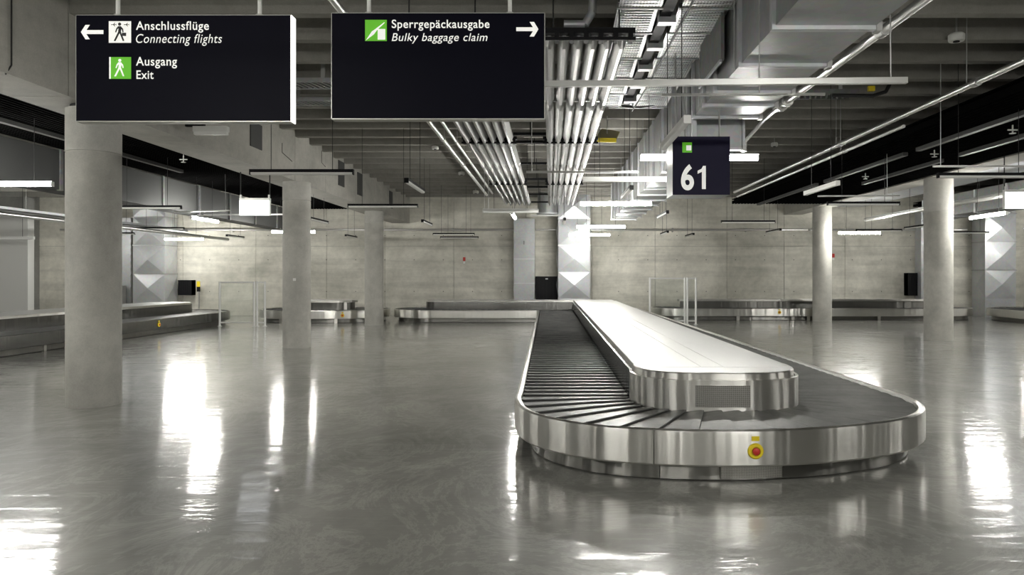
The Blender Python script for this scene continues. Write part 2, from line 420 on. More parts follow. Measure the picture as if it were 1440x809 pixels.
def estop(parent, x, y, z, ang=0, s=1.0):
    """yellow emergency stop on a side panel; ang = direction it faces (0 = towards -Y)"""
    h = obj('emergency_stop', MB().lathe([(0.062*s,0),(0.062*s,-0.012),(0.055*s,-0.02),(0.036*s,-0.02),(0.034*s,-0.006),(0.0001,-0.006)],n=28,axis='y').mesh('emergency_stop',True), M['yellow'], parent, (x,y,z))
    h['label'] = 'yellow ring of the emergency stop'; h.rotation_euler = (0,0,ang)
    b = MB().lathe([(0.026*s,-0.004),(0.028*s,-0.03),(0.02*s,-0.036),(0.0001,-0.038)],n=20,axis='y').build('button', M['red'], h, smooth=True)
    b['label'] = 'red push button'
    MB().box(-0.03*s,0.03*s,-0.006,0,0.078*s,0.115*s).build('label_plate', M['yellow'], h)['label'] = 'small yellow plate'

# main loop: long island that turns left at the back wall
cen = (1.62, 7.45)
outp = [(-0.29,7.45),(-0.27,6.98),(-0.16,6.51),(0.08,6.16),(0.46,5.88),(0.83,5.77),(1.32,5.715),(1.9,5.76),(2.5,5.94),(3.05,6.25),(3.38,6.66),(3.52,7.1),(3.54,7.45)]
inp = [(0.81,7.45),(0.82,7.1),(0.87,6.93),(0.98,6.79),(1.15,6.69),(1.4,6.65),(1.65,6.64),(1.9,6.65),(2.13,6.71),(2.30,6.84),(2.40,7.02),(2.43,7.2),(2.43,7.45)]
def polar(pts):
    tab = []
    for x, y in pts:
        a = math.degrees(math.atan2(y-cen[1],x-cen[0]));
        if a <= 0: a += 360
        if a < 90: a += 360
        tab.append((a, math.hypot(x-cen[0],y-cen[1])))
    return sorted(tab)
def catmull(tab, x):
    n = len(tab)
    for k in range(n-1):
        if tab[k][0] <= x <= tab[k+1][0]:
            p1, p2 = tab[k], tab[k+1]; p0 = tab[max(0,k-1)]; p3 = tab[min(n-1,k+2)]
            t = (x-p1[0])/(p2[0]-p1[0]); dx = p2[0]-p1[0]
            m1 = (p2[1]-p0[1])/max(1e-6,(p2[0]-p0[0]))*dx; m2 = (p3[1]-p1[1])/max(1e-6,(p3[0]-p1[0]))*dx
            return (2*t**3-3*t**2+1)*p1[1]+(t**3-2*t**2+t)*m1+(-2*t**3+3*t**2)*p2[1]+(t**3-t**2)*m2
    return tab[0][1] if x < tab[0][0] else tab[-1][1]
to, ti = polar(outp), polar(inp)
st = []
st += seg_line((-4.2,26.5),(-4.2,25.42),(-0.5,26.5),(-0.5,25.42),12)
for k in range(12):      # square inner corner at the left rear
    a = k/12; ang = math.radians(90-90*a); cx_, cy_ = -0.5, 25.3
    ii = (cx_+1.31*min(1,2*a), cy_+1.2) if a <= 0.5 else (cx_+1.31, cy_+1.2*(1-(a-0.5)*2))
    st.append((ii, (cx_+0.12*math.cos(ang), cy_+0.12*math.sin(ang))))
st += seg_line((0.81,25.3),(-0.38,25.3),(0.81,7.45),(-0.29,7.45),30)
for k in range(60):
    a = 180+180*k/60
    r1, r2 = catmull(ti,a), catmull(to,a); ca, sa = math.cos(math.radians(a)), math.sin(math.radians(a))
    st.append(((cen[0]+r1*ca,cen[1]+r1*sa),(cen[0]+r2*ca,cen[1]+r2*sa)))
st += seg_line((2.43,7.45),(3.54,7.45),(2.35,27.1),(3.22,27.1),30)
st += seg_fan((2.15,27.1),0.2,1.07,0,90,12)
st += seg_line((2.15,27.3),(2.15,28.3),(-4.2,27.3),(-4.2,28.42),14)
st += seg_fan((-4.2,26.9),0.4,1.5,90,270,24)
main, LM = carousel(st, 'large baggage carousel in front, steel sides and black rubber slats, numbered sign above', breaks=(57,111))
# deck plates of the long island
dm = MB
for (x0,x1) in ((0.90,1.47),(1.476,1.69),(1.696,2.34)):
    y = 7.1
    for dy in (2.5,2.6,5.1,3.0,5.6):
        MB().box(x0,x1,y+0.003,y+dy-0.003,0.7495,0.7545).build('deck_panel', M['steel_deck'], main); y += dy
estop(main, 1.60, 5.662, 0.277)
# perforated air grilles on island front and plinth front
def curved_plate(name, x0, x1, offy, z0, z1, tab, rad, mat, parent):
    m = MB(); vs = []; N = 12
    for k in range(N+1):
        x = lerp(x0,x1,k/N)
        # find the point on the outline below the centre with this x
        best = min((abs(cen[0]+catmull(tab,a/4)*math.cos(math.radians(a/4))-x), a/4) for a in range(800,1360))
        a = best[1]; y = cen[1]+catmull(tab,a)*math.sin(math.radians(a))+offy
        vs += [(x,y,z0),(x,y,z1),(x,y+0.012,z1),(x,y+0.012,z0)]
    fs = []
    for k in range(N):
        for i in range(4):
            j = (i+1) % 4; fs.append((4*k+i,4*k+j,4*k+4+j,4*k+4+i))
    fs += [(0,1,2,3),(4*N+3,4*N+2,4*N+1,4*N)]
    return m.add(vs,fs).build(name, mat, parent)
g = curved_plate('vent_grille',1.33,1.83,-0.008,0.44,0.64,ti,0,M['perf_front'],main); g['label'] = 'perforated air grille'
g = curved_plate('vent_grille',1.36,1.86,0.075,0.025,0.13,to,0,M['perf_front'],main); g['label'] = 'perforated air grille'

def stadium(x0, x1, y0, y1, w=1.12, start='left', ri=0.45):
    """loop with its long sides along x (front side y0)"""
    R = (y1-y0)/2; r = R-w; cy = (y0+y1)/2; s = []
    s += seg_line((x0+R,cy-r),(x0+R,y0),(x1-R,cy-r),(x1-R,y0),16)
    s += seg_fan((x1-R,cy),r,R,-90,90,24)
    s += seg_line((x1-R,cy+r),(x1-R,y1),(x0+R,cy+r),(x0+R,y1),16)
    s += seg_fan((x0+R,cy),r,R,90,270,24)
    # keep the same travel sense as the main loop (outer side on the right hand)
    return s
def rot(stn, c, a):
    ca, sa = math.cos(a), math.sin(a)
    f = lambda p: (c[0]+(p[0]-c[0])*ca-(p[1]-c[1])*sa, c[1]+(p[0]-c[0])*sa+(p[1]-c[1])*ca)
    return [(f(i), f(o_)) for i, o_ in stn]
def legs(parent, x0, x1, y, step, a=0, c=(0,0)):
    x = x0
    while x < x1:
        m = MB().box(-0.05,0.05,-0.02,0.02,0,0.16).build('leg', M['steel'], parent, (c[0]+(x-c[0])*math.cos(a)-(y-c[1])*math.sin(a), c[1]+(x-c[0])*math.sin(a)+(y-c[1])*math.cos(a),0))
        m.rotation_euler = (0,0,a)
        m2 = MB().box(-0.05,0.05,-0.02,0.02,0.40,0.69).build('deck_post', M['steel'], parent, (c[0]+(x-c[0])*math.cos(a)-(y+1.17-c[1])*math.sin(a), c[1]+(x-c[0])*math.sin(a)+(y+1.17-c[1])*math.cos(a),0))
        m2.rotation_euler = (0,0,a)
        x += step
st2 = stadium(-10.55,-6.0,25.05,28.5)
c2, L2 = carousel(st2, 'steel baggage carousel along the back wall behind the two farther left columns', open_deck=True, seg=5)
legs(c2,-9.3,-7.0,25.02,1.9)
estop(c2,-7.16,24.985,0.277)
# right rear carousel, slightly angled
a3 = math.atan2(28.05-26.05, 14.2-5.2)*0.62
c3c = (4.6,26.1)
st3 = rot(stadium(3.9,16.0,26.75,29.0,w=0.98), c3c, 0.0)
def bendp(p):      # the long loop swings back towards the far right corner
    return (p[0], p[1]+max(0.0,(p[0]-5.5))*0.0)
st3 = [(bendp(i), bendp(o_)) for i, o_ in st3]
c3, L3 = carousel(st3, 'long steel baggage carousel on the right along the lit back wall', open_deck=True, seg=5)
legs(c3,6.9,16,26.7,2.6)
estop(c3,(1096-774)/FPX*26.7,26.68,0.30)
# left carousel, running along the hall
def stadium_y(x0, x1, y0, y1, w):
    R = (x1-x0)/2; r = R-w; cx_ = (x0+x1)/2; s = []
    s += seg_line((cx_+r,y0+R),(x1,y0+R),(cx_+r,y1-R),(x1,y1-R),24)
    s += seg_fan((cx_,y1-R),r,R,0,180,24)
    s += seg_line((cx_-r,y1-R),(x0,y1-R),(cx_-r,y0+R),(x0,y0+R),24)
    s += seg_fan((cx_,y0+R),r,R,180,360,24)
    return s
c4, L4 = carousel(stadium_y(-14.75,-10.97,8.0,26.2,1.12), 'baggage carousel at far left running away along the hall side', open_deck=False, side='steel_reflect_dark', seg=6)
estop(c4,-10.9,20.2,0.285,math.radians(90))
for yy in (12.6,15.8):
    MB().box(-11.08,-11.03,yy,yy+0.08,0,0.16).build('leg', M['steel'], c4)
# right side carousel coming towards the camera
c5, L5 = carousel(stadium_y(16.3,19.9,12.5,28.3,1.12), 'short piece of carousel at the right edge, running towards the viewer', open_deck=False, seg=6)

# ------------------------------------------------------------------ signs
fonts = {}
def text_mesh(body, shear=0.0, bold=0.0):
    cu = bpy.data.curves.new('txt','FONT'); cu.body = body; cu.size = 1; cu.extrude = 0.0; cu.offset = bold; cu.shear = shear
    cu.space_character = 1.08
    o = bpy.data.objects.new('txt', cu); C.objects.link(o)
    dg = bpy.context.evaluated_depsgraph_get(); dg.update()
    me = bpy.data.meshes.new_from_object(o.evaluated_get(dg)); bpy.data.objects.remove(o); return me
capH = None
def lettering(parent, body, u0, u1, vtop, vbase, Y, mat, shear=0.0, bold=0.012, name='lettering'):
    """text between pixels u0..u1, cap top vtop, baseline vbase, printed on the face at depth Y"""
    global capH
    if capH is None:
        e = text_mesh('E'); capH = max(v.co.y for v in e.vertices)
    me = text_mesh(body, shear, bold)
    xs_ = [v.co.x for v in me.vertices]; x0, x1 = min(xs_), max(xs_)
    a = at(u0,vbase,Y); b = at(u1,vtop,Y)
    sx = (b[0]-a[0])/(x1-x0); sz = (b[2]-a[2])/capH
    for v in me.vertices:
        v.co = ((v.co.x-x0)*sx, 0, v.co.y*sz)
    px_, py_, pz_ = parent.location
    o = obj(name, me, mat, parent, (a[0]-px_, Y-0.003-py_, a[2]-pz_))
    o['label'] = 'white lettering "%s"' % body
    return o
def flat(parent, name, polys, Y, mat, lift=0.003, label=None, th=0.002):
    """flat print: polygons in photo pixels on the face at depth Y"""
    px_, py_, pz_ = parent.location; m = MB()
    for pl in polys:
        pts = [at(u,v,Y) for u, v in pl]; n = len(pts)
        vs = [(p[0]-px_, Y-lift-py_, p[2]-pz_) for p in pts]+[(p[0]-px_, Y-lift+th-py_, p[2]-pz_) for p in pts]
        m.add(vs, [tuple(range(n)), tuple(range(2*n-1,n-1,-1))]+[(i,n+i,n+(i+1)%n,(i+1)%n) for i in range(n)])
    o = m.build(name, mat, parent)
    if label: o['label'] = label
    return o
def disc(u, v, r, n=16): return [(u+r*math.cos(2*PI*i/n), v+r*math.sin(2*PI*i/n)) for i in range(n)]
def thickline(u0,v0,u1,v1,w0,w1=None):
    w1 = w0 if w1 is None else w1; d = math.hypot(u1-u0,v1-v0); nx, ny = -(v1-v0)/d, (u1-u0)/d
    return [(u0+nx*w0/2,v0+ny*w0/2),(u1+nx*w1/2,v1+ny*w1/2),(u1-nx*w1/2,v1-ny*w1/2),(u0-nx*w0/2,v0-ny*w0/2)]
def hang_sign(u0,u1,v0,v1,Y,depth,label,rods,lit_side):
    x0,_,z1 = at(u0,v0,Y); x1,_,z0 = at(u1,v1,Y)
    t = thing('hanging_sign', label, 'sign', ((x0+x1)/2,Y,z0))
    w = (x1-x0)/2; h = z1-z0
    MB().box(-w+0.006,w-0.006,0,0.012,0.006,h-0.006).build('face_panel', M['navy'], t)
    MB().box(-w,w,0.004,depth,0,0.006).box(-w,w,0.004,depth,h-0.006,h).box(-w,-w+0.006,0.004,depth,0,h).build('frame', M['sign_edge'], t)
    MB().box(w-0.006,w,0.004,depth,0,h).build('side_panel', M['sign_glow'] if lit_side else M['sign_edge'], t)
    MB().box(-w+0.006,w-0.006,depth-0.012,depth,0.006,h-0.006).build('back_panel', M['navy'], t)
    for u in rods:
        rx = at(u,0,Y)[0]-(x0+x1)/2
        MB().tube((rx,depth/2,h),(rx,depth/2,ZC-z0),0.016,12).build('rod', M['white'], t, smooth=True)
        MB().lathe([(0.03,h),(0.03,h+0.015)],(rx,depth/2,0),16).build('flange', M['sign_edge'], t)
    return t
YS = 5.5
s1 = hang_sign(106,409.5,20.5,171,YS,0.10,'black hanging sign at left with Anschlussflüge and Ausgang lines and left arrow',(160.5,361.5),True)
lettering(s1,'Anschlussflüge',191.5,294,30.4,42,YS,M['sign_white'])
lettering(s1,'Connecting flights',191.5,312.4,48.2,60.5,YS,M['sign_white'],shear=0.22,bold=0.0)
lettering(s1,'Ausgang',191.5,249.2,80.4,92.2,YS,M['sign_white'])
lettering(s1,'Exit',192.2,216.3,99.4,111,YS,M['sign_white'])
flat(s1,'arrow',[thickline(119.9,45.2,145.6,45.2,5.6),[(114,45.2),(120.5,35.2),(126.5,35.2),(119.8,45.2),(126.5,55.4),(120.5,55.4)]],YS,M['sign_white'],label='white arrow to the left')
ic = flat(s1,'pictogram',[[(153.3,30),(184.6,30),(184.6,60.3),(153.3,60.3)]],YS,M['sign_white'],label='white square with walking passenger and two aeroplanes')
def rel(parent):      # print drawn on a pictogram keeps the sign as reference
    e = parent; return e
def sub(parent, sign, name, polys, Y, mat, lift):
    px_, py_, pz_ = sign.location
    tmp = MB()
    for pl in polys:
        pts = [at(u,v,Y) for u, v in pl]; n = len(pts)
        tmp.add([(p[0]-px_, Y-lift-py_, p[2]-pz_) for p in pts]+[(p[0]-px_, Y-lift+0.001-py_, p[2]-pz_) for p in pts],
                [tuple(range(n)), tuple(range(2*n-1,n-1,-1))]+[(i,n+i,n+(i+1)%n,(i+1)%n) for i in range(n)])
    return tmp.build(name, mat, parent)
def walker(cx_, top, h, bag=False):
    k = h/26.0
    f = lambda x, y: (cx_+x*k, top+y*k)
    P = [disc(cx_, top+2.2*k, 2.2*k)]
    P.append([f(-2.2,5.0),f(2.0,5.0),f(2.9,7.0),f(1.6,13.5),f(-2.2,14.0),f(-1.6,8.5)])
    P.append([f(-2.0,5.0),f(-4.5,8.0),f(-6.3,13.2),f(-4.8,13.8),f(-3.1,9.4),f(-1.2,7.6)])
    P.append([f(1.8,5.2),f(4.8,8.6),f(5.6,13.0),f(4.1,13.6),f(3.2,9.6),f(1.4,8.4)])
    P.append([f(-2.2,13.4),f(0.6,13.4),f(-5.6,25.6),f(-8.2,25.6)])
    P.append([f(-0.6,13.2),f(1.8,12.8),f(6.6,25.2),f(4.4,25.6)])
    if bag: P.append([f(3.4,14.0),f(9.2,14.2),f(9.0,18.8),f(3.2,18.4)])
    return P
def plane(cx_, cy_, s):
    return [thickline(cx_-4*s,cy_,cx_+4*s,cy_,1.1*s,0.7*s),[(cx_-1*s,cy_),(cx_+1.8*s,cy_-3*s),(cx_+2.4*s,cy_-3*s),(cx_+0.8*s,cy_),(cx_+2.4*s,cy_+3*s),(cx_+1.8*s,cy_+3*s)],
            [(cx_+3*s,cy_),(cx_+4*s,cy_-1.2*s),(cx_+4.4*s,cy_-1.2*s),(cx_+4*s,cy_),(cx_+4.4*s,cy_+1.2*s),(cx_+4*s,cy_+1.2*s)]]
sub(ic,s1,'figure',walker(168.6,32,26.3,True)+plane(160.2,34.9,0.9)+plane(178.2,34.9,0.9),YS,M['sign_black'],0.0045)
ic = flat(s1,'pictogram',[[(154,80.4),(184.6,80.4),(184.6,111),(154,111)]],YS,M['sign_green'],label='green square with white walking figure')
sub(ic,s1,'figure',walker(168.9,83,25.0),YS,M['sign_white'],0.0045)
sub(ic,s1,'edge_strip',[[(154,80.4),(156.2,80.4),(156.2,111),(154,111)]],YS,M['sign_white'],0.0045)
s2 = hang_sign(465.5,766.5,17.5,167.5,YS,0.10,'black hanging sign in the middle reading Sperrgepäckausgabe with right arrow',(516.5,716.5),False)
lettering(s2,'Sperrgepäckausgabe',551,688.4,28.1,39.4,YS,M['sign_white'])
lettering(s2,'Bulky baggage claim',551,685.6,46.9,57.8,YS,M['sign_white'],shear=0.22,bold=0.004)
flat(s2,'arrow',[thickline(726,41.2,751.1,41.2,5.4),[(757.2,41.2),(751,31),(744.8,31),(751.2,41.2),(744.8,51.5),(751,51.5)]],YS,M['sign_white'],label='white arrow to the right')
ic = flat(s2,'pictogram',[[(513.5,28.1),(544,28.1),(544,57.8),(513.5,57.8)]],YS,M['sign_green'],label='green square with ski and white case')
sub(ic,s2,'figure',[[(531.3,41),(542,41),(542,56),(531.3,56)]],YS,M['sign_white'],0.0045)
sub(ic,s2,'ski',[[(514.5,57.2),(523,44.5),(528,41),(540.5,31.5),(541.2,32.3),(530,43),(526,48.5)]],YS,M['sign_white'],0.0045)
# the number sign, a deep box
Y6 = 9.0
x0,_,z1 = at(946,192,Y6); x1,_,z0 = at(1026.5,274,Y6)
s3 = thing('hanging_sign','square navy hanging box sign with the number 61 over the carousel','sign',((x0+x1)/2,Y6,z0))
w = (x1-x0)/2; h = z1-z0
MB().box(-w,w,0,0.01,0,h).build('face_panel', M['navy_blue'], s3)
MB().box(-w,w,0.01,0.47,0,h).build('housing', M['galv'], s3)
MB().box(-w,w,0.47,0.48,0,h).build('back_panel', M['navy'], s3)
for rx, zz_ in ((-0.28,ZC),(0.28,3.8)): MB().tube((rx,0.24,h),(rx,0.24,zz_-z0),0.012,10).build('rod', M['rod'], s3, smooth=True)
lettering(s3,'6',957.6,975.8,233.4,266.0,Y6,M['sign_white'],bold=0.03)
flat(s3,'lettering',[[(987,266),(992.5,266),(992.5,233.4),(988.6,233.4),(986.5,237.5),(981,240.2),(981,244.6),(987,241.8)]],Y6,M['sign_white'],label='white digit 1')
if 0: lettering(s3,'1',981,992.5,233.4,266.0,Y6,M['sign_white'],bold=0.03)
ic = flat(s3,'pictogram',[[(959.5,200.4),(973,200.4),(973,214.7),(959.5,214.7)]],Y6,M['sign_green'],label='small green square')
sub(ic,s3,'figure',[[(965,204.5),(972,204.5),(972,211.8),(965,211.8)]],Y6,M['sign_white'],0.0045)

# small lit displays
def display(u0,u1,v0,v1,Y,label,poles):
    x0,_,z1 = at(u0,v0,Y); x1,_,z0 = at(u1,v1,Y)
    t = thing('lit_display', label, 'display', ((x0+x1)/2,Y,z0)); w = (x1-x0)/2; h = z1-z0
    MB().box(-w,w,0,0.02,0,h).build('screen', M['screen'], t)
    MB().box(-w,w,0.02,0.10,0,h).box(-w,w,0,0.10,h,h+0.05).build('housing', M['sign_edge'], t)
    for p in poles: MB().tube((p*w,0.05,h+0.05),(p*w,0.05,top_at((x0+x1)/2,15.0)-z0),0.012,8).build('rod', M['cable'], t)
    MB().box(-w,-w+0.03,0.02,0.06,h+0.05,h+0.12).box(w-0.03,w,0.02,0.06,h+0.05,h+0.12).build('bracket', M['rod'], t)
    return t
display(336.5,378.5,282,303,15.0,'small glowing white box hanging left of the middle left column',(-0.98,0.98))
display(1414,1456,270,293.5,15.0,'glowing white box cut by the right edge of the frame',(-0.98,0.98))

# ------------------------------------------------------------------ luminaires
ZL = 3.105
HL = ZL-EYE
def luminaire(x, y, along, L, lit, label, tilt=0.0, rz=0.0, z=ZL, housing='black', wires=True, top=None, batten=0.012):
    t = thing('linear_luminaire', label, 'luminaire', (x,y,z), 'suspended linear luminaires', rz=rz+(0 if along == 'x' else PI/2))
    h = L/2
    if lit:
        MB().tube((-h,0,0.04),(h,0,0.04),0.038,14).build('lit_tube', M['lamp'], t, smooth=True)
        MB().box(-h,h,-batten,batten,0.078,0.092).build('spine', M['white'], t)
    else:
        MB().prism_x([(-0.035,0.035),(0.035,0.035),(0.035,0.078),(-0.035,0.078)],-h,h).build('housing', M[housing], t)
        MB().prism_x([(-0.034,0.034),(-0.034,0.01),(-0.022,0),(0.022,0),(0.034,0.01),(0.034,0.034)],-h+0.01,h-0.01).build('diffuser', M['white_off'], t)
    for s_ in (-1,1): MB().box(s_*(h+0.003)-0.006,s_*(h+0.003)+0.006,-0.036,0.036,0,0.08).build('end_cap', M[housing if not lit else 'white'], t)
    if wires:
        for s_ in (-0.6*h,0.6*h): MB().tube((s_,0,0.078),(s_,0,(top or (top_at(x+s_,y) if along == 'x' else top_at(x,y+s_)))-z),0.005,5).build('cable', M['cable'], t)
    return t
# x-direction, unlit or lit:   (u centre, v of the tube, length px or None, lit, label)
def lum_px(u, v, lit, label, L=1.48, **k):
    z = k.get('z',ZL); Y = min(29.4,(z-EYE)*FPX/(VY-v)); luminaire((u-VX)/FPX*Y, Y, 'x', L, lit, label, **k)
lum_px(424.5,246,False,'unlit black luminaire above the middle left column, nearest of its row')
lum_px(538.5,292,False,'unlit black luminaire before the far left column top')
lum_px(207,294,False,'unlit black luminaire just right of the thickest column, high')
lum_px(225.5,323,False,'unlit dark luminaire in front of the left faceted duct')
lum_px(160,330,False,'unlit dark luminaire half hidden by the thickest column')
lum_px(638,330.8,False,'upper of two dark luminaires low against the back wall')
lum_px(646,335.4,False,'lower of two dark luminaires low against the back wall')
lum_px(718,299.5,False,'pale unlit luminaire below the left end of the strip banks',L=1.28,housing='white')
lum_px(878,256,False,'pale unlit luminaire right of the strip bank',L=1.28,housing='white')
lum_px(1052,314,False,'unlit dark luminaire on the back wall right of the number sign')
lum_px(1214,289,False,'unlit black luminaire between the two right columns')
lum_px(1390,250.5,False,'unlit black luminaire before the nearest right column top',L=1.5)
lum_px(1236,325.5,False,'thin dark luminaire below the lit wall lamp on the right')
lum_px(1360,328.5,False,'short dark luminaire right of the nearest right column')
lum_px(10,262.5,True,'lit luminaire at the left edge beside the thickest column')
lum_px(259.5,338,True,'lit luminaire right of the left faceted duct',z=3.0)
lum_px(413,328,True,'lit luminaire passing behind the middle left column')
lum_px(866,289.5,True,'lit luminaire below the duct left of the number sign, brightest')
lum_px(845,321,True,'lit luminaire just beside the centre faceted duct, upper')
lum_px(829,332,True,'lit luminaire just beside the centre faceted duct, lower')
lum_px(983,226,True,'lit luminaire passing behind the number sign',L=1.72,z=3.34,top=3.46,batten=0.09)  # spine widened to keep uplight off the duct
lum_px(1208,329.5,True,'lit luminaire on the wall between the right columns')
lum_px(8,337,False,'pale unlit luminaire at the left edge below the lit one',housing='white',z=2.6)
# y-direction: (near px, near v, far px, far v)
def lum_y(u0,v0,u1,v1,lit,label,housing='black'):
    Ya = HL*FPX/(VY-v0); Yb = HL*FPX/(VY-v1)
    xa, xb = (u0-VX)/FPX*Ya, (u1-VX)/FPX*Yb; x = (xa+xb)/2; y = (Ya+Yb)/2
    luminaire(x,y,'y',1.48,lit,label,housing=housing)
lum_y(571,255,595,274,False,'small angled white luminaire under the ceiling left of the strip banks')
lum_y(595,312,605.5,318.5,False,'small angled luminaire beside the far left column')
lum_y(436,309,460,315,False,'angled luminaire right of the middle left column, upper')
lum_y(486,332,501,336,False,'angled luminaire right of the middle left column, lower')
lum_y(319.5,332,341.7,336,False,'angled dark luminaire above the left barrier frame')
lum_y(965,181,933,206,False,'angled white luminaire at the left of the number sign',housing='white')
lum_y(888.6,266,875.6,281,False,'angled white luminaire below the duct')
lum_y(939.4,300,925,308,False,'angled white luminaire under the number sign')
lum_y(939,327,930,331.5,False,'tiny angled luminaire on the wall, left of a pair')
lum_y(975,330.5,965,334,False,'tiny angled luminaire on the wall, right of a pair')
lum_y(1096,324.5,1080,328.5,False,'tiny angled dark luminaire left of the far right column')
lum_y(1175,263.4,1135,273,False,'angled white luminaire under the black louvre field',housing='white')
lum_y(1304,318.5,1276,322.5,False,'angled dark luminaire left of the nearest right column')
lum_y(797,310,790,316,False,'tiny dark luminaire before the centre faceted duct')
lum_y(717,301,727,309.5,True,'lit luminaire seen end-on beside the strip banks')
lum_y(1413.5,301.5,1367,309.5,True,'lit slanting luminaire before the right faceted duct')
lum_y(265.5,307,308,315,True,'lit slanting luminaire above the left side wall')
# unseen lamps of the same kind, added as fill light around and behind the viewpoint
for i, (x, y, al) in enumerate(((-3.6,1.0,'x'),(3.0,1.5,'x'),(-8.5,2.0,'x'),(8.5,3.0,'x'),(0.0,-4.0,'x'),(-6.0,-5.0,'x'),(6.0,-5.0,'x'),(14,6.0,'y'),(-14,5.0,'y'),(12.2,14.5,'y'),(-9.0,7.2,'x'),(-18,14.0,'y'),(17.5,22.0,'y'),(-19.2,24,'x'),(17.9,26.3,'x'))):
    luminaire(x,y,al,1.48,True,['added fill luminaire above the viewpoint, left','added fill luminaire above the viewpoint, right','added fill luminaire outside the frame beyond the left beam','added fill luminaire outside the frame near the right beam','added fill luminaire behind the viewpoint, centre','added fill luminaire behind the viewpoint, left','added fill luminaire behind the viewpoint, right','added fill luminaire far right outside the frame, near','added fill luminaire far left outside the frame, near','added fill luminaire beyond the right beam, out of frame','lit unseen luminaire outside the frame beyond the left beam, farther one','added fill luminaire at the far left side wall','added fill luminaire above the right edge carousel','added fill luminaire at the left rear corner','added fill luminaire at the right rear corner'][i],z=3.3)

# suspended conduit rails that carry cables over the luminaires
def rail(u0,v0,u1,v1,z,label,r=0.02,rods=(0.2,0.8),mat='pipe'):
    Ya = (z-EYE)*FPX/(VY-(v0+v1)/2)
    xa, xb = (u0-VX)/FPX*Ya, (u1-VX)/FPX*Ya; dz = (v0-v1)/FPX*Ya
    t = thing('conduit_rail', label, 'conduit', (xa,Ya,z))
    MB().box(0,xb-xa,-r,r,-r,r).build('rail', M[mat], t)
    for k in rods: MB().tube(((xb-xa)*k,0,r),((xb-xa)*k,0,top_at(xa+(xb-xa)*k,Ya)-z),0.006,6).build('rod', M['rod'], t)
    t.rotation_euler = (0,-math.atan2(dz,xb-xa),0)
    return t
rail(640,123,1275,116.5,3.28,'long grey conduit rail crossing before the duct and strip bank',0.025,(0.965,))
rail(930,134,1160,133,3.30,'short thin rail below the long grey conduit rail',0.011,(0.6,))
rail(740,242,897,242,3.27,'thin pale rail crossing the right strip bank',0.016,(0.05,))
rail(679,294.5,757,294.5,3.16,'pale rail with two rods below the left strip bank end',0.016,(0.03,0.1))
rail(1312,234,1446,234,3.27,'thin pale rail above the luminaire at the right column',0.014,(0.08,))
rail(1150,276.5,1265,275.5,3.27,'thin pale rail between the two right columns',0.014,(0.85,))
rail(245,298.5,323,297,3.27,'thin pale rail at left below the dark ceiling field',0.014,(0.93,))
rail(270,303,412,302,3.4,'pale rail behind the small glowing box',0.02,(0.1,))

# ------------------------------------------------------------------ strip banks
def strip_bank(x0, x1, label, ybr=(7.8,13.85,20.1), yend=26.0, z=4.14):
    t = thing('strip_bank', label, 'ceiling strips', ((x0+x1)/2,7.8,z), 'banks of polished ceiling strips')
    w = (x1-x0)/6; cx_ = (x0+x1)/2
    def strip(L):
        m = MB(); hw = w*0.42; b = 0.017
        secs = [(0.0,0.35),(0.16,1.0),(L-0.16,1.0),(L,0.35)]; vs = []; fs = []
        for yy, k in secs: vs += [(-hw,yy,0.15),(-hw*k,yy,0.11),(-b*k,yy,0.12-0.12*k),(b*k,yy,0.12-0.12*k),(hw*k,yy,0.11),(hw,yy,0.15)]
        for s_ in range(3):
            for i in range(6):
                j = (i+1) % 6; fs.append((6*s_+i,6*s_+j,6*s_+6+j,6*s_+6+i))
        fs += [(0,1,2,3,4,5),(23,22,21,20,19,18)]
        me = m.add(vs,fs).mesh('strip'); me.materials.append(M['reflector']); return me
    yb = [7.8,10.8,13.85,16.95,20.1,23.05,26.0]
    for a, b2 in zip(yb, yb[1:]):
        me = strip(b2-a-0.06)
        for i in range(6): obj('strip', me, None, t, (x0+w*(i+0.5)-cx_, a-7.8+0.03, 0))
    for y in ybr:
        m = MB().box(x0-cx_-0.05,x1-cx_+0.05,y-7.8-0.05,y-7.8+0.05,0.10,0.16).box(x0-cx_-0.05,x1-cx_+0.05,y-7.8-0.07,y-7.8-0.05,0.02,0.055)
        for i in range(7):
            xx = x0-cx_+w*i
            m.box(xx-0.025,xx+0.025,y-7.8-0.06,y-7.8+0.06,0.02,0.14)
        m.build('cross_bracket', M['black'], t)
        for xx in (x0-cx_+0.12, x1-cx_-0.12): MB().tube((xx,y-7.8,0.14),(xx,y-7.8,ZC-z),0.009,6).build('rod', M['cable'], t)
    for y in yb[1:-1]:
        if y not in ybr: MB().box(x0-cx_,x1-cx_,y-7.8-0.02,y-7.8+0.02,0.10,0.12).build('joint_bar', M['rod'], t)
    return t
strip_bank(-0.09,0.86,'right bank of six polished strips under the ceiling')
strip_bank(-1.64,-0.69,'left bank of six polished strips under the ceiling')
for i, v in enumerate((190,201,231,253,264,274,285)):
    y = 2.66*FPX/(VY-v)
    if y < 28: tag(MB().box(-0.70,-0.08,-0.03,0.03,0,0.05).tube((-0.38,0,0.05),(-0.38,0,ZC-4.30),0.008,6).build('cross_bar', M['black'], None, (0,y,4.30)),
        'black cross bar between the two strip banks, %s' % ['nearest','second from the front','third from the front','middle far','third from the back','second from the back','farthest'][i],'bar','black cross bars between the strip banks')

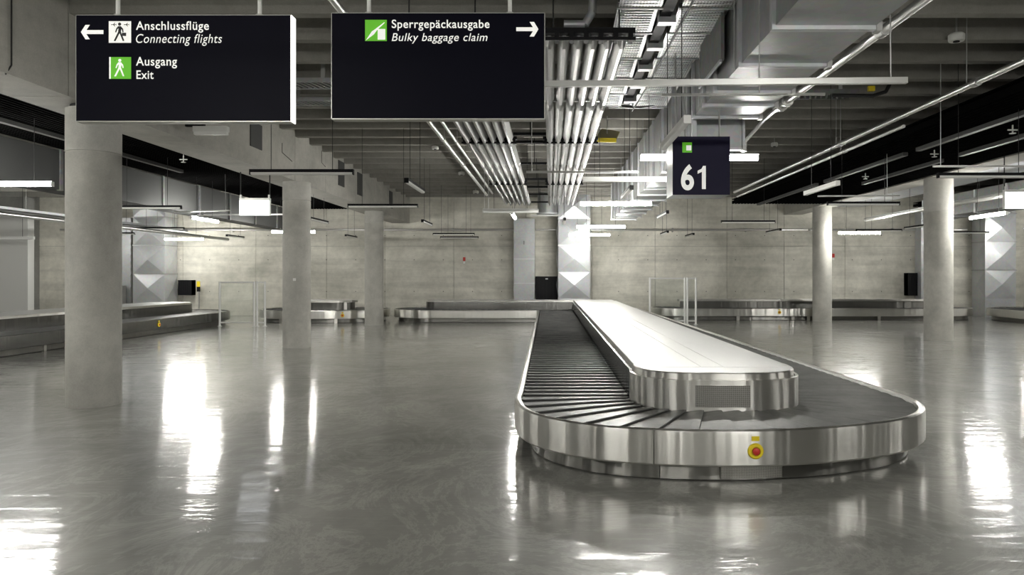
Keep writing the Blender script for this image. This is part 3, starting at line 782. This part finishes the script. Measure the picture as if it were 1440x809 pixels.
# ------------------------------------------------------------------ perforated trays
for (x0,x1,lab) in ((0.72,1.17,'left perforated metal tray under the ceiling, top of frame'),(1.38,1.93,'right perforated metal tray under the ceiling, top of frame')):
    t = thing('perforated_tray', lab, 'cable tray', (x0,4.6,4.47), 'perforated trays')
    ys = [4.6,5.6,6.65,7.68,8.47,9.45,10.4,11.3,12.1]
    for a, b2 in zip(ys, ys[1:]):
        L = b2-a-0.05; wd = x1-x0
        m = MB().add([(0,0,0.06),(wd,0,0.09 if x0 < 1.2 else 0.06),(wd,L,0.0),(0,L,0.0),(0,0,0.075),(wd,0,0.105),(wd,L,0.015),(0,L,0.015)],
            [(0,3,2,1),(4,5,6,7),(0,1,5,4),(1,2,6,5),(2,3,7,6),(3,0,4,7)])
        m.build('tray_panel', M['perf_tray'], t, (0,a-4.6,0))
        r = MB()
        for q in range(1,12): r.box(0.05,wd-0.05,L*q/12-0.008,L*q/12+0.008,0.055*(1-q/12)-0.006,0.055*(1-q/12)+0.02)
        o = r.build('rib', M['galv_light'], t, (0,a-4.6,0)); o['kind'] = 'stuff'
        MB().box(-0.02,wd+0.02,L,L+0.04,-0.01,0.05).build('cross_bar', M['galv_dark'], t, (0,a-4.6,0))
t = thing('cable_channel','dark channel with clamps between the perforated trays','cable channel',(1.28,4.6,4.47))
MB().box(-0.09,0.03,0,7.4,0.0,0.08).build('channel', M['black'], t)
for q in range(8):
    MB().box(-0.10,0.09,0.9*q+0.6,0.9*q+0.72,-0.06,0.1).tube((0.05,0.9*q+0.66,0.1),(0.05,0.9*q+0.66,0.88),0.02,8).build('clamp', M['galv_light'], t)
MB().path([(0.13,0,-0.14),(0.12,3.0,-0.12),(0.10,5.5,-0.14),(0.06,7.3,-0.12)],0.012,6).build('cable', M['cable'], t)
# rung tray crossing at the end of the perforated trays
def ladder(x0,x1,y,z,wd,label,mat='galv'):
    t = thing('cable_ladder', label, 'cable tray', (x0,y,z))
    L = x1-x0
    MB().box(0,L,-0.01,0.01,0,0.07).build('side_rail', M[mat], t); MB().box(0,L,wd-0.01,wd+0.01,0,0.07).build('side_rail', M[mat], t)
    me = MB().add([(0,0.01,0.01),(0.03,0.01,0.01),(0.03+0.12,wd-0.01,0.01),(0.12,wd-0.01,0.01),(0,0.01,0.03),(0.03,0.01,0.03),(0.15,wd-0.01,0.03),(0.12,wd-0.01,0.03)],
        [(0,3,2,1),(4,5,6,7),(0,1,5,4),(1,2,6,5),(2,3,7,6),(3,0,4,7)]).mesh('rung'); me.materials.append(M[mat])
    q = 0.05
    while q < L-0.16: obj('rung', me, None, t, (q,0,0)); q += 0.09
    for xx in (0.3,L-0.3):
        MB().box(xx-0.03,xx+0.03,0,0.03,0.05,ZC-z).build('hanger', M['rod'], t)
    return t
ladder(-4.6,-3.2,11.15,4.62,0.42,'nearer of two cable ladders in the gap between the signs')
ladder(-4.6,-3.2,12.35,4.62,0.36,'farther of two cable ladders in the gap between the signs')
ladder(3.35,5.0,11.75,4.60,0.40,'dark cable ladder right of the big duct','galv_dark')
ladder(1.0,1.95,12.15,4.52,0.30,'short cable ladder closing the end of the perforated trays')
tag(MB().path([(4.55,11.7,4.56),(5.2,11.7,4.55),(5.42,11.72,4.62),(5.52,11.75,4.8)],0.03,8).build('cable_bundle', M['cable'], smooth=True),'thick black cable curling up at the end of the dark ladder','cable')
tag(MB().box(5.12,5.22,11.66,11.72,4.62,4.70).build('cable_tag', M['yellow']),'small yellow tag on the cables right of the duct','tag')
tag(MB().path([(0.9,12.1,4.50),(1.5,12.1,4.46),(1.8,12.0,4.50),(1.95,11.6,4.62)],0.02,8).build('cable_bundle', M['cable'], smooth=True),'black cable below the end of the perforated trays','cable')

# ------------------------------------------------------------------ rectangular ducts
def duct(x0,x1,y0,y1,z0,z1,fl,label,mat='galv',end=None):
    t = thing('rectangular_duct', label, 'duct', ((x0+x1)/2,y0,z0)); cx_ = (x0+x1)/2; w = (x1-x0)/2; h = z1-z0
    ys = [y0]+[f for f in fl if y0 < f < y1]+[y1]
    for a, b2 in zip(ys, ys[1:]):
        MB().box(-w,w,a-y0,b2-y0,0,h).build('duct_section', M[mat], t)
    for f in ys:
        yy = f-y0
        MB().box(-w-0.035,w+0.035,yy-0.035,yy-0.004,-0.035,0.0).box(-w-0.035,-w,yy-0.035,yy-0.004,0,h).box(w,w+0.035,yy-0.035,yy-0.004,0,h) \
            .box(-w-0.035,w+0.035,yy+0.004,yy+0.035,-0.035,0.0).box(-w-0.035,-w,yy+0.004,yy+0.035,0,h).box(w,w+0.035,yy+0.004,yy+0.035,0,h).build('flange', M['galv_light'], t)
        MB().box(w+0.0,w+0.05,yy-0.05,yy+0.05,-0.05,0.03).build('corner_clip', M['rod'], t)
    for f in ys[::2]:
        for s_ in (-1,1): MB().tube((s_*(w+0.05),f-y0+0.08,-0.03),(s_*(w+0.05),f-y0+0.08,ZC-z0),0.007,6).build('rod', M['rod'], t)
    return t
duct(1.94,2.80,3.2,9.78,3.80,4.65,(4.05,5.15,6.27,7.38,8.47,9.10),'large galvanised duct at top right, nearer higher part')
duct(1.97,2.72,10.3,23.2,3.46,4.6,[10.3+1.17*k for k in range(1,11)],'lower galvanised duct running back behind the number sign')
# side damper boxes on the left face of the duct
t = thing('duct_damper','dark damper box on the left side of the big duct','damper',(1.86,7.9,4.0))
MB().box(0,0.035,0,1.1,0,0.6).build('casing', M['galv_dark'], t)
MB().box(-0.02,0,-0.02,1.12,0.6,0.63).box(-0.02,0,-0.02,1.12,-0.03,0).build('frame', M['galv_light'], t)
tag(MB().box(-0.03,0.03,-0.03,0.03,0,1.85).build('hanger_post', M['galv_light'], None, (1.97,9.95,3.5)),'pale vertical hanger post at the left of the number sign','post')
tag(MB().box(-0.025,0.025,-0.025,0.025,0,1.75).build('hanger_post', M['galv_light'], None, (1.80,10.6,3.6)),'thin vertical hanger post left of the pale one','post')
# duct beyond left beam: sheet metal bulkhead
t = thing('side_duct','dull sheet metal duct along the left below the black ceiling field','duct',(-10.6,7.0,3.40))
y = 0.0
while y < 21:
    MB().box(0,0.6,y+0.02,y+1.93,0,0.80).build('duct_panel', M['bulkhead'], t)
    MB().box(0.55,0.635,y+1.92,y+1.99,-0.02,0.82).build('flange', M['galv_dark'], t)
    if int(y) % 4 == 0: MB().box(0.6,0.612,y+0.7,y+1.3,0.28,0.62).build('hatch', M['side'], t)['label'] = 'dark rectangular hatch'
    y += 1.95
# ducts beyond right beam
duct(12.6,13.6,8,24.5,3.55,4.2,[8+1.5*k for k in range(1,11)],'duct beyond the right beam, seen past the nearest right column','galv_dark')
tag(MB().tube((11.3,8,3.66),(11.3,26,3.66),0.07,16).build('pipe',M['pipe'],smooth=True),'bright pipe beyond the right beam','pipe')
tag(MB().box(10.55,12.3,9,28.5,4.35,4.45).build('ceiling_field', M['galv_light']),'pale sheet field under the ceiling just beyond the right beam','ceiling panel')
# left side cable tray and pipes
t = thing('cable_tray','pale cable tray high at the far left behind the thickest column','cable tray',(-13.2,9,3.22))
MB().box(-0.2,0.2,0,17,0,0.015).box(-0.2,-0.185,0,17,0,0.08).box(0.185,0.2,0,17,0,0.08).build('tray', M['galv_light'], t)
for yy in range(1,17,2): MB().tube((0.19,yy,0.05),(0.19,yy,1.6),0.008,6).build('rod', M['rod'], t)
tag(MB().tube((-12.0,9,3.0),(-12.0,27,3.0),0.05,12).build('pipe',M['pipe'],smooth=True),'thin pipe at far left under the side duct','pipe')

# ------------------------------------------------------------------ black louvre fields
def louvre(x0,x1,y0,y1,z,n,rails,label):
    t = thing('louvre_field', label, 'louvre ceiling', (x0,y0,z), 'black louvre ceiling fields')
    w = (x1-x0)/n
    me = MB().box(0,w*0.45,0,y1-y0,0,0.10).mesh('slat'); me.materials.append(M['baffle'])
    for i in range(n): obj('slat', me, None, t, (w*i,0,0))
    MB().box(0,x1-x0,0,y1-y0,0.14,0.16).build('backing', M['baffle'], t)
    for (rx, segs) in rails:
        for a, b2 in segs: MB().box(rx-0.05-x0,rx+0.05-x0,a-y0,b2-y0,-0.09,-0.02).build('rail', M['baffle_rail'], t)['label'] = 'grey track below the black slats'
    return t
louvre(6.25,9.45,6.0,25.0,4.12,30,[(7.05,((9.2,13.9),(14.4,18.6),(19.2,24.6))),(8.2,((8.0,14.5),(15.2,19.0)))],'black slatted ceiling field beside the right beam')
louvre(-9.95,-6.75,6.0,28.0,4.22,30,[(-8.9,((8,17.5),))],'black slatted ceiling field beyond the left beam')
louvre(14.0,19.5,8.0,28.0,4.3,30,[],'black slatted ceiling field at the far right beyond the duct')
# sprinklers
def sprinkler(u, v, z, label):
    Y = (z-EYE)*FPX/(VY-v); x = (u-VX)/FPX*Y
    t = thing('sprinkler', label, 'sprinkler', (x,Y,z), 'white sprinkler heads')
    MB().lathe([(0.05,0),(0.05,0.008)],n=12).build('disc', M['white'], t)
    MB().tube((0,0,0.008),(0,0,0.14),0.012,8).tube((0,0,0.14),(0,0,0.3),0.006,6).tube((-0.08,0,0.06),(0.08,0,0.06),0.012,6).build('stem', M['white'], t)
for u, v, lab in ((258,228.5,'small white sprinkler under the left black ceiling field'),(1217,252,'white sprinkler nearest the far right column top'),(1314,221,'white sprinkler in the middle of the right black field'),(1424,188,'white sprinkler at the right edge of the black field')):
    sprinkler(u,v,3.98,lab)

# ------------------------------------------------------------------ pipes along the hall
def pipe_y(x, z, y0, y1, r, label, joints=()):
    t = thing('pipe', label, 'pipe', (x,y0,z))
    MB().tube((0,0,0),(0,y1-y0,0),r,14).build('tube', M['pipe'], t, smooth=True)
    for j in joints:
        MB().tube((0,j-y0-0.06,0),(0,j-y0+0.06,0),r*1.4,14).build('coupling', M['rod'], t, smooth=True)
        MB().tube((0,j-y0+0.2,r),(0,j-y0+0.2,ZC-z),0.006,6).build('hanger', M['rod'], t)
    return t
p = pipe_y(2.98,EYE+2.2,2.5,9.6,0.042,'thick steel pipe right of the big duct, slanting across the top right',(6.5,))
MB().lathe([(0.03,-0.16),(0.075,-0.14),(0.075,-0.10),(0.05,-0.08),(0.05,0.06),(0.08,0.08),(0.08,0.14),(0.03,0.16)],(0,6.75,0),16,'y').build('valve', M['pipe'], p, smooth=True)
MB().path([(0,6.9,0),(0,7.6,-0.02),(0,8.6,-0.14),(0,8.6,-0.22)],0.028,10).build('branch', M['pipe'], p, smooth=True)
pipe_y(5.28,EYE+2.4,3.0,20.8,0.038,'long bright pipe at right running to the number sign, upper of a pair',(9.0,13.2,))
pipe_y(5.36,EYE+2.27,11.0,20.8,0.026,'thinner bright pipe below the long one at right',(13.2,))
pipe_y(-1.93,EYE+2.45,2.5,22.0,0.036,'steel pipe left of the strip banks, outer one',(13.0,16.0))
pipe_y(-1.76,EYE+2.50,9.5,22.0,0.028,'steel pipe left of the strip banks, inner one',(13.5,))
t = thing('wall_pipe','thin pipe along the whole back wall above head height','pipe',(0,29.6,3.52))
for a, b2 in ((-20,-7.2),(-7.1,-1.5),(-0.6,0.3),(1.65,10.5),(10.6,17)):
    MB().tube((a,0,0.0),(b2,0,0.0),0.045,12).build('tube', M['pipe'], t, smooth=True)
for xx in range(-19,17,3): MB().box(xx-0.02,xx+0.02,0,0.2,-0.08,0.08).build('bracket', M['rod'], t)
# spiral duct end between the strip banks
t = thing('round_duct','round spiral duct coming down above the black hatch','duct',(-0.12,28.2,4.05))
MB().lathe([(0.38,0.0),(0.38,1.28)],n=32).build('duct_tube', M['galv'], t, smooth=True)
MB().lathe([(0.41,-0.02),(0.41,0.04)],n=32).build('collar', M['galv_light'], t, smooth=True)
MB().box(-0.62,0.5,-0.2,-0.15,-0.10,-0.05).build('support_bar', M['rod'], t)

# ------------------------------------------------------------------ vertical ducts at the back wall
def faceted(x0, x1, y0, y1, z0, cell, n, label, apex=0.11, sides=True):
    t = thing('faceted_duct', label, 'duct', ((x0+x1)/2,(y0+y1)/2,0), 'tall ducts of cross-creased sheet metal'); cx_, cy_ = (x0+x1)/2, (y0+y1)/2
    w, d = (x1-x0)/2, (y1-y0)/2
    MB().box(-w,w,-d+0.01,d,0,z0+cell*n).build('duct_body', M['galv_light'], t)
    for k in range(n):
        a, b2 = z0+cell*k, z0+cell*(k+1); s_ = apex
        vs = [(-w,-d,a),(w,-d,a),(w,-d,b2),(-w,-d,b2),(0,-d-s_,(a+b2)/2),(-w,-d+0.008,a),(w,-d+0.008,a),(w,-d+0.008,b2),(-w,-d+0.008,b2)]
        MB().add(vs,[(0,1,4),(1,2,4),(2,3,4),(3,0,4),(5,8,7,6),(0,5,6,1),(1,6,7,2),(2,7,8,3),(3,8,5,0)]).build('creased_panel', M['galv_light'], t)
        MB().box(-w-0.03,w+0.03,-d-0.03,d,b2-0.015,b2+0.015).build('flange', M['galv'], t)
        for sx in (-1,1):
            if sides:
                vs = [(sx*w,-d,a),(sx*w,d,a),(sx*w,d,b2),(sx*w,-d,b2),(sx*(w+s_*0.7),0,(a+b2)/2)]
                MB().add(vs,[(0,1,4),(1,2,4),(2,3,4),(3,0,4),(0,3,2,1)]).build('creased_panel', M['galv_light'], t)
    return t
faceted(0.31,1.57,28.75,29.5,0.75,1.05,4,'tall faceted silver duct at the end of the big carousel, centre')
faceted(-16.4,-15.15,28.5,29.45,0.6,1.12,4,'tall faceted silver duct at far left between shutter and wall')
faceted(17.2,18.42,28.7,29.6,0.75,1.12,4,'tall faceted silver duct at the right edge')
t = thing('ribbed_duct','flat grey ribbed duct left of the black hatch in the centre','duct',(-1.05,29.4,0))
MB().box(-0.42,0.42,-0.25,0.3,0,3.95).build('duct_body', M['galv'], t)
for k in range(18): MB().box(-0.42,0.42,-0.27,-0.25,0.85+0.17*k,0.94+0.17*k).build('rib', M['galv'], t)
MB().box(-0.44,0.44,-0.29,-0.25,2.30,2.34).box(-0.44,0.44,-0.29,-0.25,1.33,1.36).build('flange', M['galv_light'], t)
MB().box(-0.02,0.0,-0.285,-0.27,2.9,3.05).build('handle', M['black'], t)
t = thing('ribbed_shutter','white ribbed panel on the back wall right of the thickest column','shutter',(-17.6,29.4,0))
MB().box(-0.6,0.6,0,0.3,0,4.0).build('panel', M['galv_light'], t)
for k in range(12): MB().box(-0.6,0.6,-0.03,0,0.8+0.26*k,0.93+0.26*k).build('rib', M['galv_light'], t)
MB().box(-0.6,0.42,-0.6,-0.04,0,1.25).build('cabinet', M['white'], t)
t = thing('ribbed_duct','tall white ribbed duct with curved top left of the nearest right column','duct',(15.25,29.35,0))
MB().box(-0.35,0.5,-0.2,0.3,0,4.2).build('duct_body', M['galv_light'], t)
MB().prism_y([(-0.35,4.2),(0.5,4.2),(0.5,4.95),(0.3,4.9),(0.0,4.7),(-0.25,4.4)],-0.2,0.3).build('curved_head', M['galv_light'], t)
for k in range(16): MB().box(-0.1,0.5,-0.22,-0.2,0.85+0.2*k,0.93+0.2*k).build('rib', M['galv'], t)
# hatches
def hatch(x0,x1,z0,z1,y,label):
    t = thing('baggage_hatch', label, 'hatch', ((x0+x1)/2,y,z0)); w = (x1-x0)/2; h = z1-z0
    MB().box(-w,w,0.02,0.35,0,h).build('opening', M['dark'], t)
    MB().box(-w,-w+0.03,0,0.35,0,h).box(w-0.03,w,0,0.35,0,h).box(-w,w,0,0.35,h-0.03,h).build('frame', M['black'], t)
    n = 6
    for k in range(n): MB().box(-w+0.03+(2*w-0.06)*k/n+0.003,-w+0.03+(2*w-0.06)*(k+1)/n-0.003,0.01,0.018,0,h-0.03).build('curtain_strip', M['black'], t)
    return t
h_ = hatch(-0.60,0.30,0.68,1.62,29.3,'black square baggage hatch in the centre between the silver ducts')
MB().box(-0.05,0.05,-0.02,0,0.82,0.86).build('label_plate', M['white'], h_)['label'] = 'small white plate'
hatch(-15.1,-14.55,0.86,1.47,29.4,'small black screen right of the left faceted duct')
hatch(14.5,14.88,0.84,1.76,29.4,'black narrow hatch near the nearest right column')
# call point + small items on the back wall
t = thing('call_point','small yellow call point on a post by the left black screen','call point',(-14.3,29.5,0))
MB().box(-0.02,0.02,0,0.03,0,1.2).build('post', M['rod'], t); MB().box(-0.06,0.06,-0.05,0,1.2,1.42).build('housing', M['yellow'], t); MB().box(-0.06,0.06,-0.05,0,1.0,1.2).build('receiver', M['black'], t)
for u, v, lab in ((652.8,366,'small red and white notice on the back wall left of centre'),(1172,361,'small red and white notice right of the farther right column')):
    x,_,z = at(u,v,29.77); t = thing('wall_notice', lab, 'notice', (x,29.77,z))
    MB().box(-0.05,0.05,0,0.02,-0.04,0.12).build('plate', M['red'], t); MB().box(-0.04,0.04,0,0.02,-0.14,-0.05).build('lower_plate', M['white'], t)

# left partition
t = thing('partition','plain pale partition at the left edge behind the left carousel','partition',(-17.9,20.4,0))
MB().box(-3.0,3.2,0,0.25,0,3.45).build('board', M['white'], t)
MB().box(-3.0,3.2,-0.15,0.25,3.45,3.85).build('header', M['side'], t)

# ------------------------------------------------------------------ barrier frames with glass
def barrier(u0,u1,u2,u3,vt,vb,Y,label):
    x0,_,zt = at(u0,vt,Y); x1 = at(u1,vb,Y)[0]; x2 = at(u2,vb,Y)[0]; x3 = at(u3,vb,Y)[0]
    t = thing('glass_barrier', label, 'barrier', (x0,Y,0))
    for x in (x0,x1,x2,x3): MB().tube((x-x0,0,0),(x-x0,0,zt),0.035,12).build('post', M['frame_white'], t, smooth=True)
    for a, b2 in ((x0,x1),(x2,x3)):
        MB().tube((a-x0,0,zt-0.03),(b2-x0,0,zt-0.03),0.025,10).build('top_rail', M['frame_white'], t, smooth=True)
        MB().tube((a-x0,0,0.12),(b2-x0,0,0.12),0.025,10).build('bottom_rail', M['frame_white'], t, smooth=True)
        MB().box(a-x0+0.05,b2-x0-0.05,-0.006,0.006,0.16,zt-0.08).build('glass_pane', M['glass'], t)
    for x in (x0,x1,x2,x3): MB().lathe([(0.07,0),(0.07,0.012)],(x-x0,0,0),14).build('foot_plate', M['frame_white'], t)
barrier(309,357.5,361.5,372.5,396,455,23.6,'steel and glass barrier frame left of the middle left column')
barrier(914,963,966.5,978.5,390.5,456,24.5,'steel and glass barrier frame behind the big carousel at right')

# ------------------------------------------------------------------ small ceiling items
def on_ceiling(u, v, z, w, h, label, cat, name, mat, group=None, d=0.12):
    Y = (z-EYE)*FPX/(VY-v); x = (u-VX)/FPX*Y
    t = thing(name, label, cat, (x,Y,z), group)
    MB().lathe([(w*0.46,0),(w*0.5,h*0.2),(w*0.5,h*0.8),(w*0.4,h)],n=20).build('housing', M[mat], t, smooth=True)
    MB().lathe([(w*0.2,-0.01),(w*0.2,0.0)],n=12).build('sensor', M['black'], t)
    MB().tube((0,0,h),(0,0,ZC-z),0.012,8).build('stem', M['rod'], t)
    return t
on_ceiling(1345,58,4.70,0.20,0.10,'white round detector on the ceiling at top right','detector','smoke_detector','white')
on_ceiling(612,210,4.70,0.17,0.08,'white detector under the joists, nearest left of the strip banks','detector','smoke_detector','white')
on_ceiling(649,246,4.70,0.20,0.09,'white detector left of the strip banks, middle one','detector','smoke_detector','white')
on_ceiling(669,272,4.70,0.22,0.10,'white detector left of the strip banks, farthest one','detector','smoke_detector','white')
on_ceiling(1089,206,4.70,0.16,0.09,'white detector right of the number sign','detector','smoke_detector','white')
t = thing('emergency_lamp','white emergency lamp on the left beam just under the left sign','lamp',(-5.38,11.5,3.88))
MB().box(-0.27,0.27,-0.05,0.05,0.045,0.13).build('housing', M['white'], t); MB().box(-0.26,0.26,-0.04,0.04,0,0.045).build('lens', M['white_off'], t)
MB().box(-0.40,-0.1,-0.03,0.03,0.13,0.17).build('bracket', M['black'], t)

# open hatch board
t = thing('ceiling_hatch','olive hatch board hanging open beside the right strip bank','hatch',(1.13,14.0,4.28))
MB().add([(-0.26,0,0.0),(0.12,0,-0.06),(0.30,0.9,0.30),(-0.08,0.9,0.36),(-0.26,0,0.03),(0.12,0,-0.03),(0.30,0.9,0.33),(-0.08,0.9,0.39)],[(0,3,2,1),(4,5,6,7),(0,1,5,4),(1,2,6,5),(2,3,7,6),(3,0,4,7)]).build('board', M['olive'], t)
MB().box(-0.28,0.14,-0.03,0.0,-0.06,0.02).build('edge_strip', M['yellow'], t)
MB().tube((0.0,0.45,0.2),(0.0,0.45,0.55),0.01,6).build('hinge_rod', M['rod'], t)
# bent pipe at the front of the right strip bank
tag(MB().path([(0.15,8.0,4.42),(0.38,8.0,4.42),(0.46,8.0,4.55),(0.50,8.0,5.3)],0.045,12).build('bent_pipe', M['galv_light'], smooth=True),'short wrapped pipe bending up above the right strip bank','pipe')
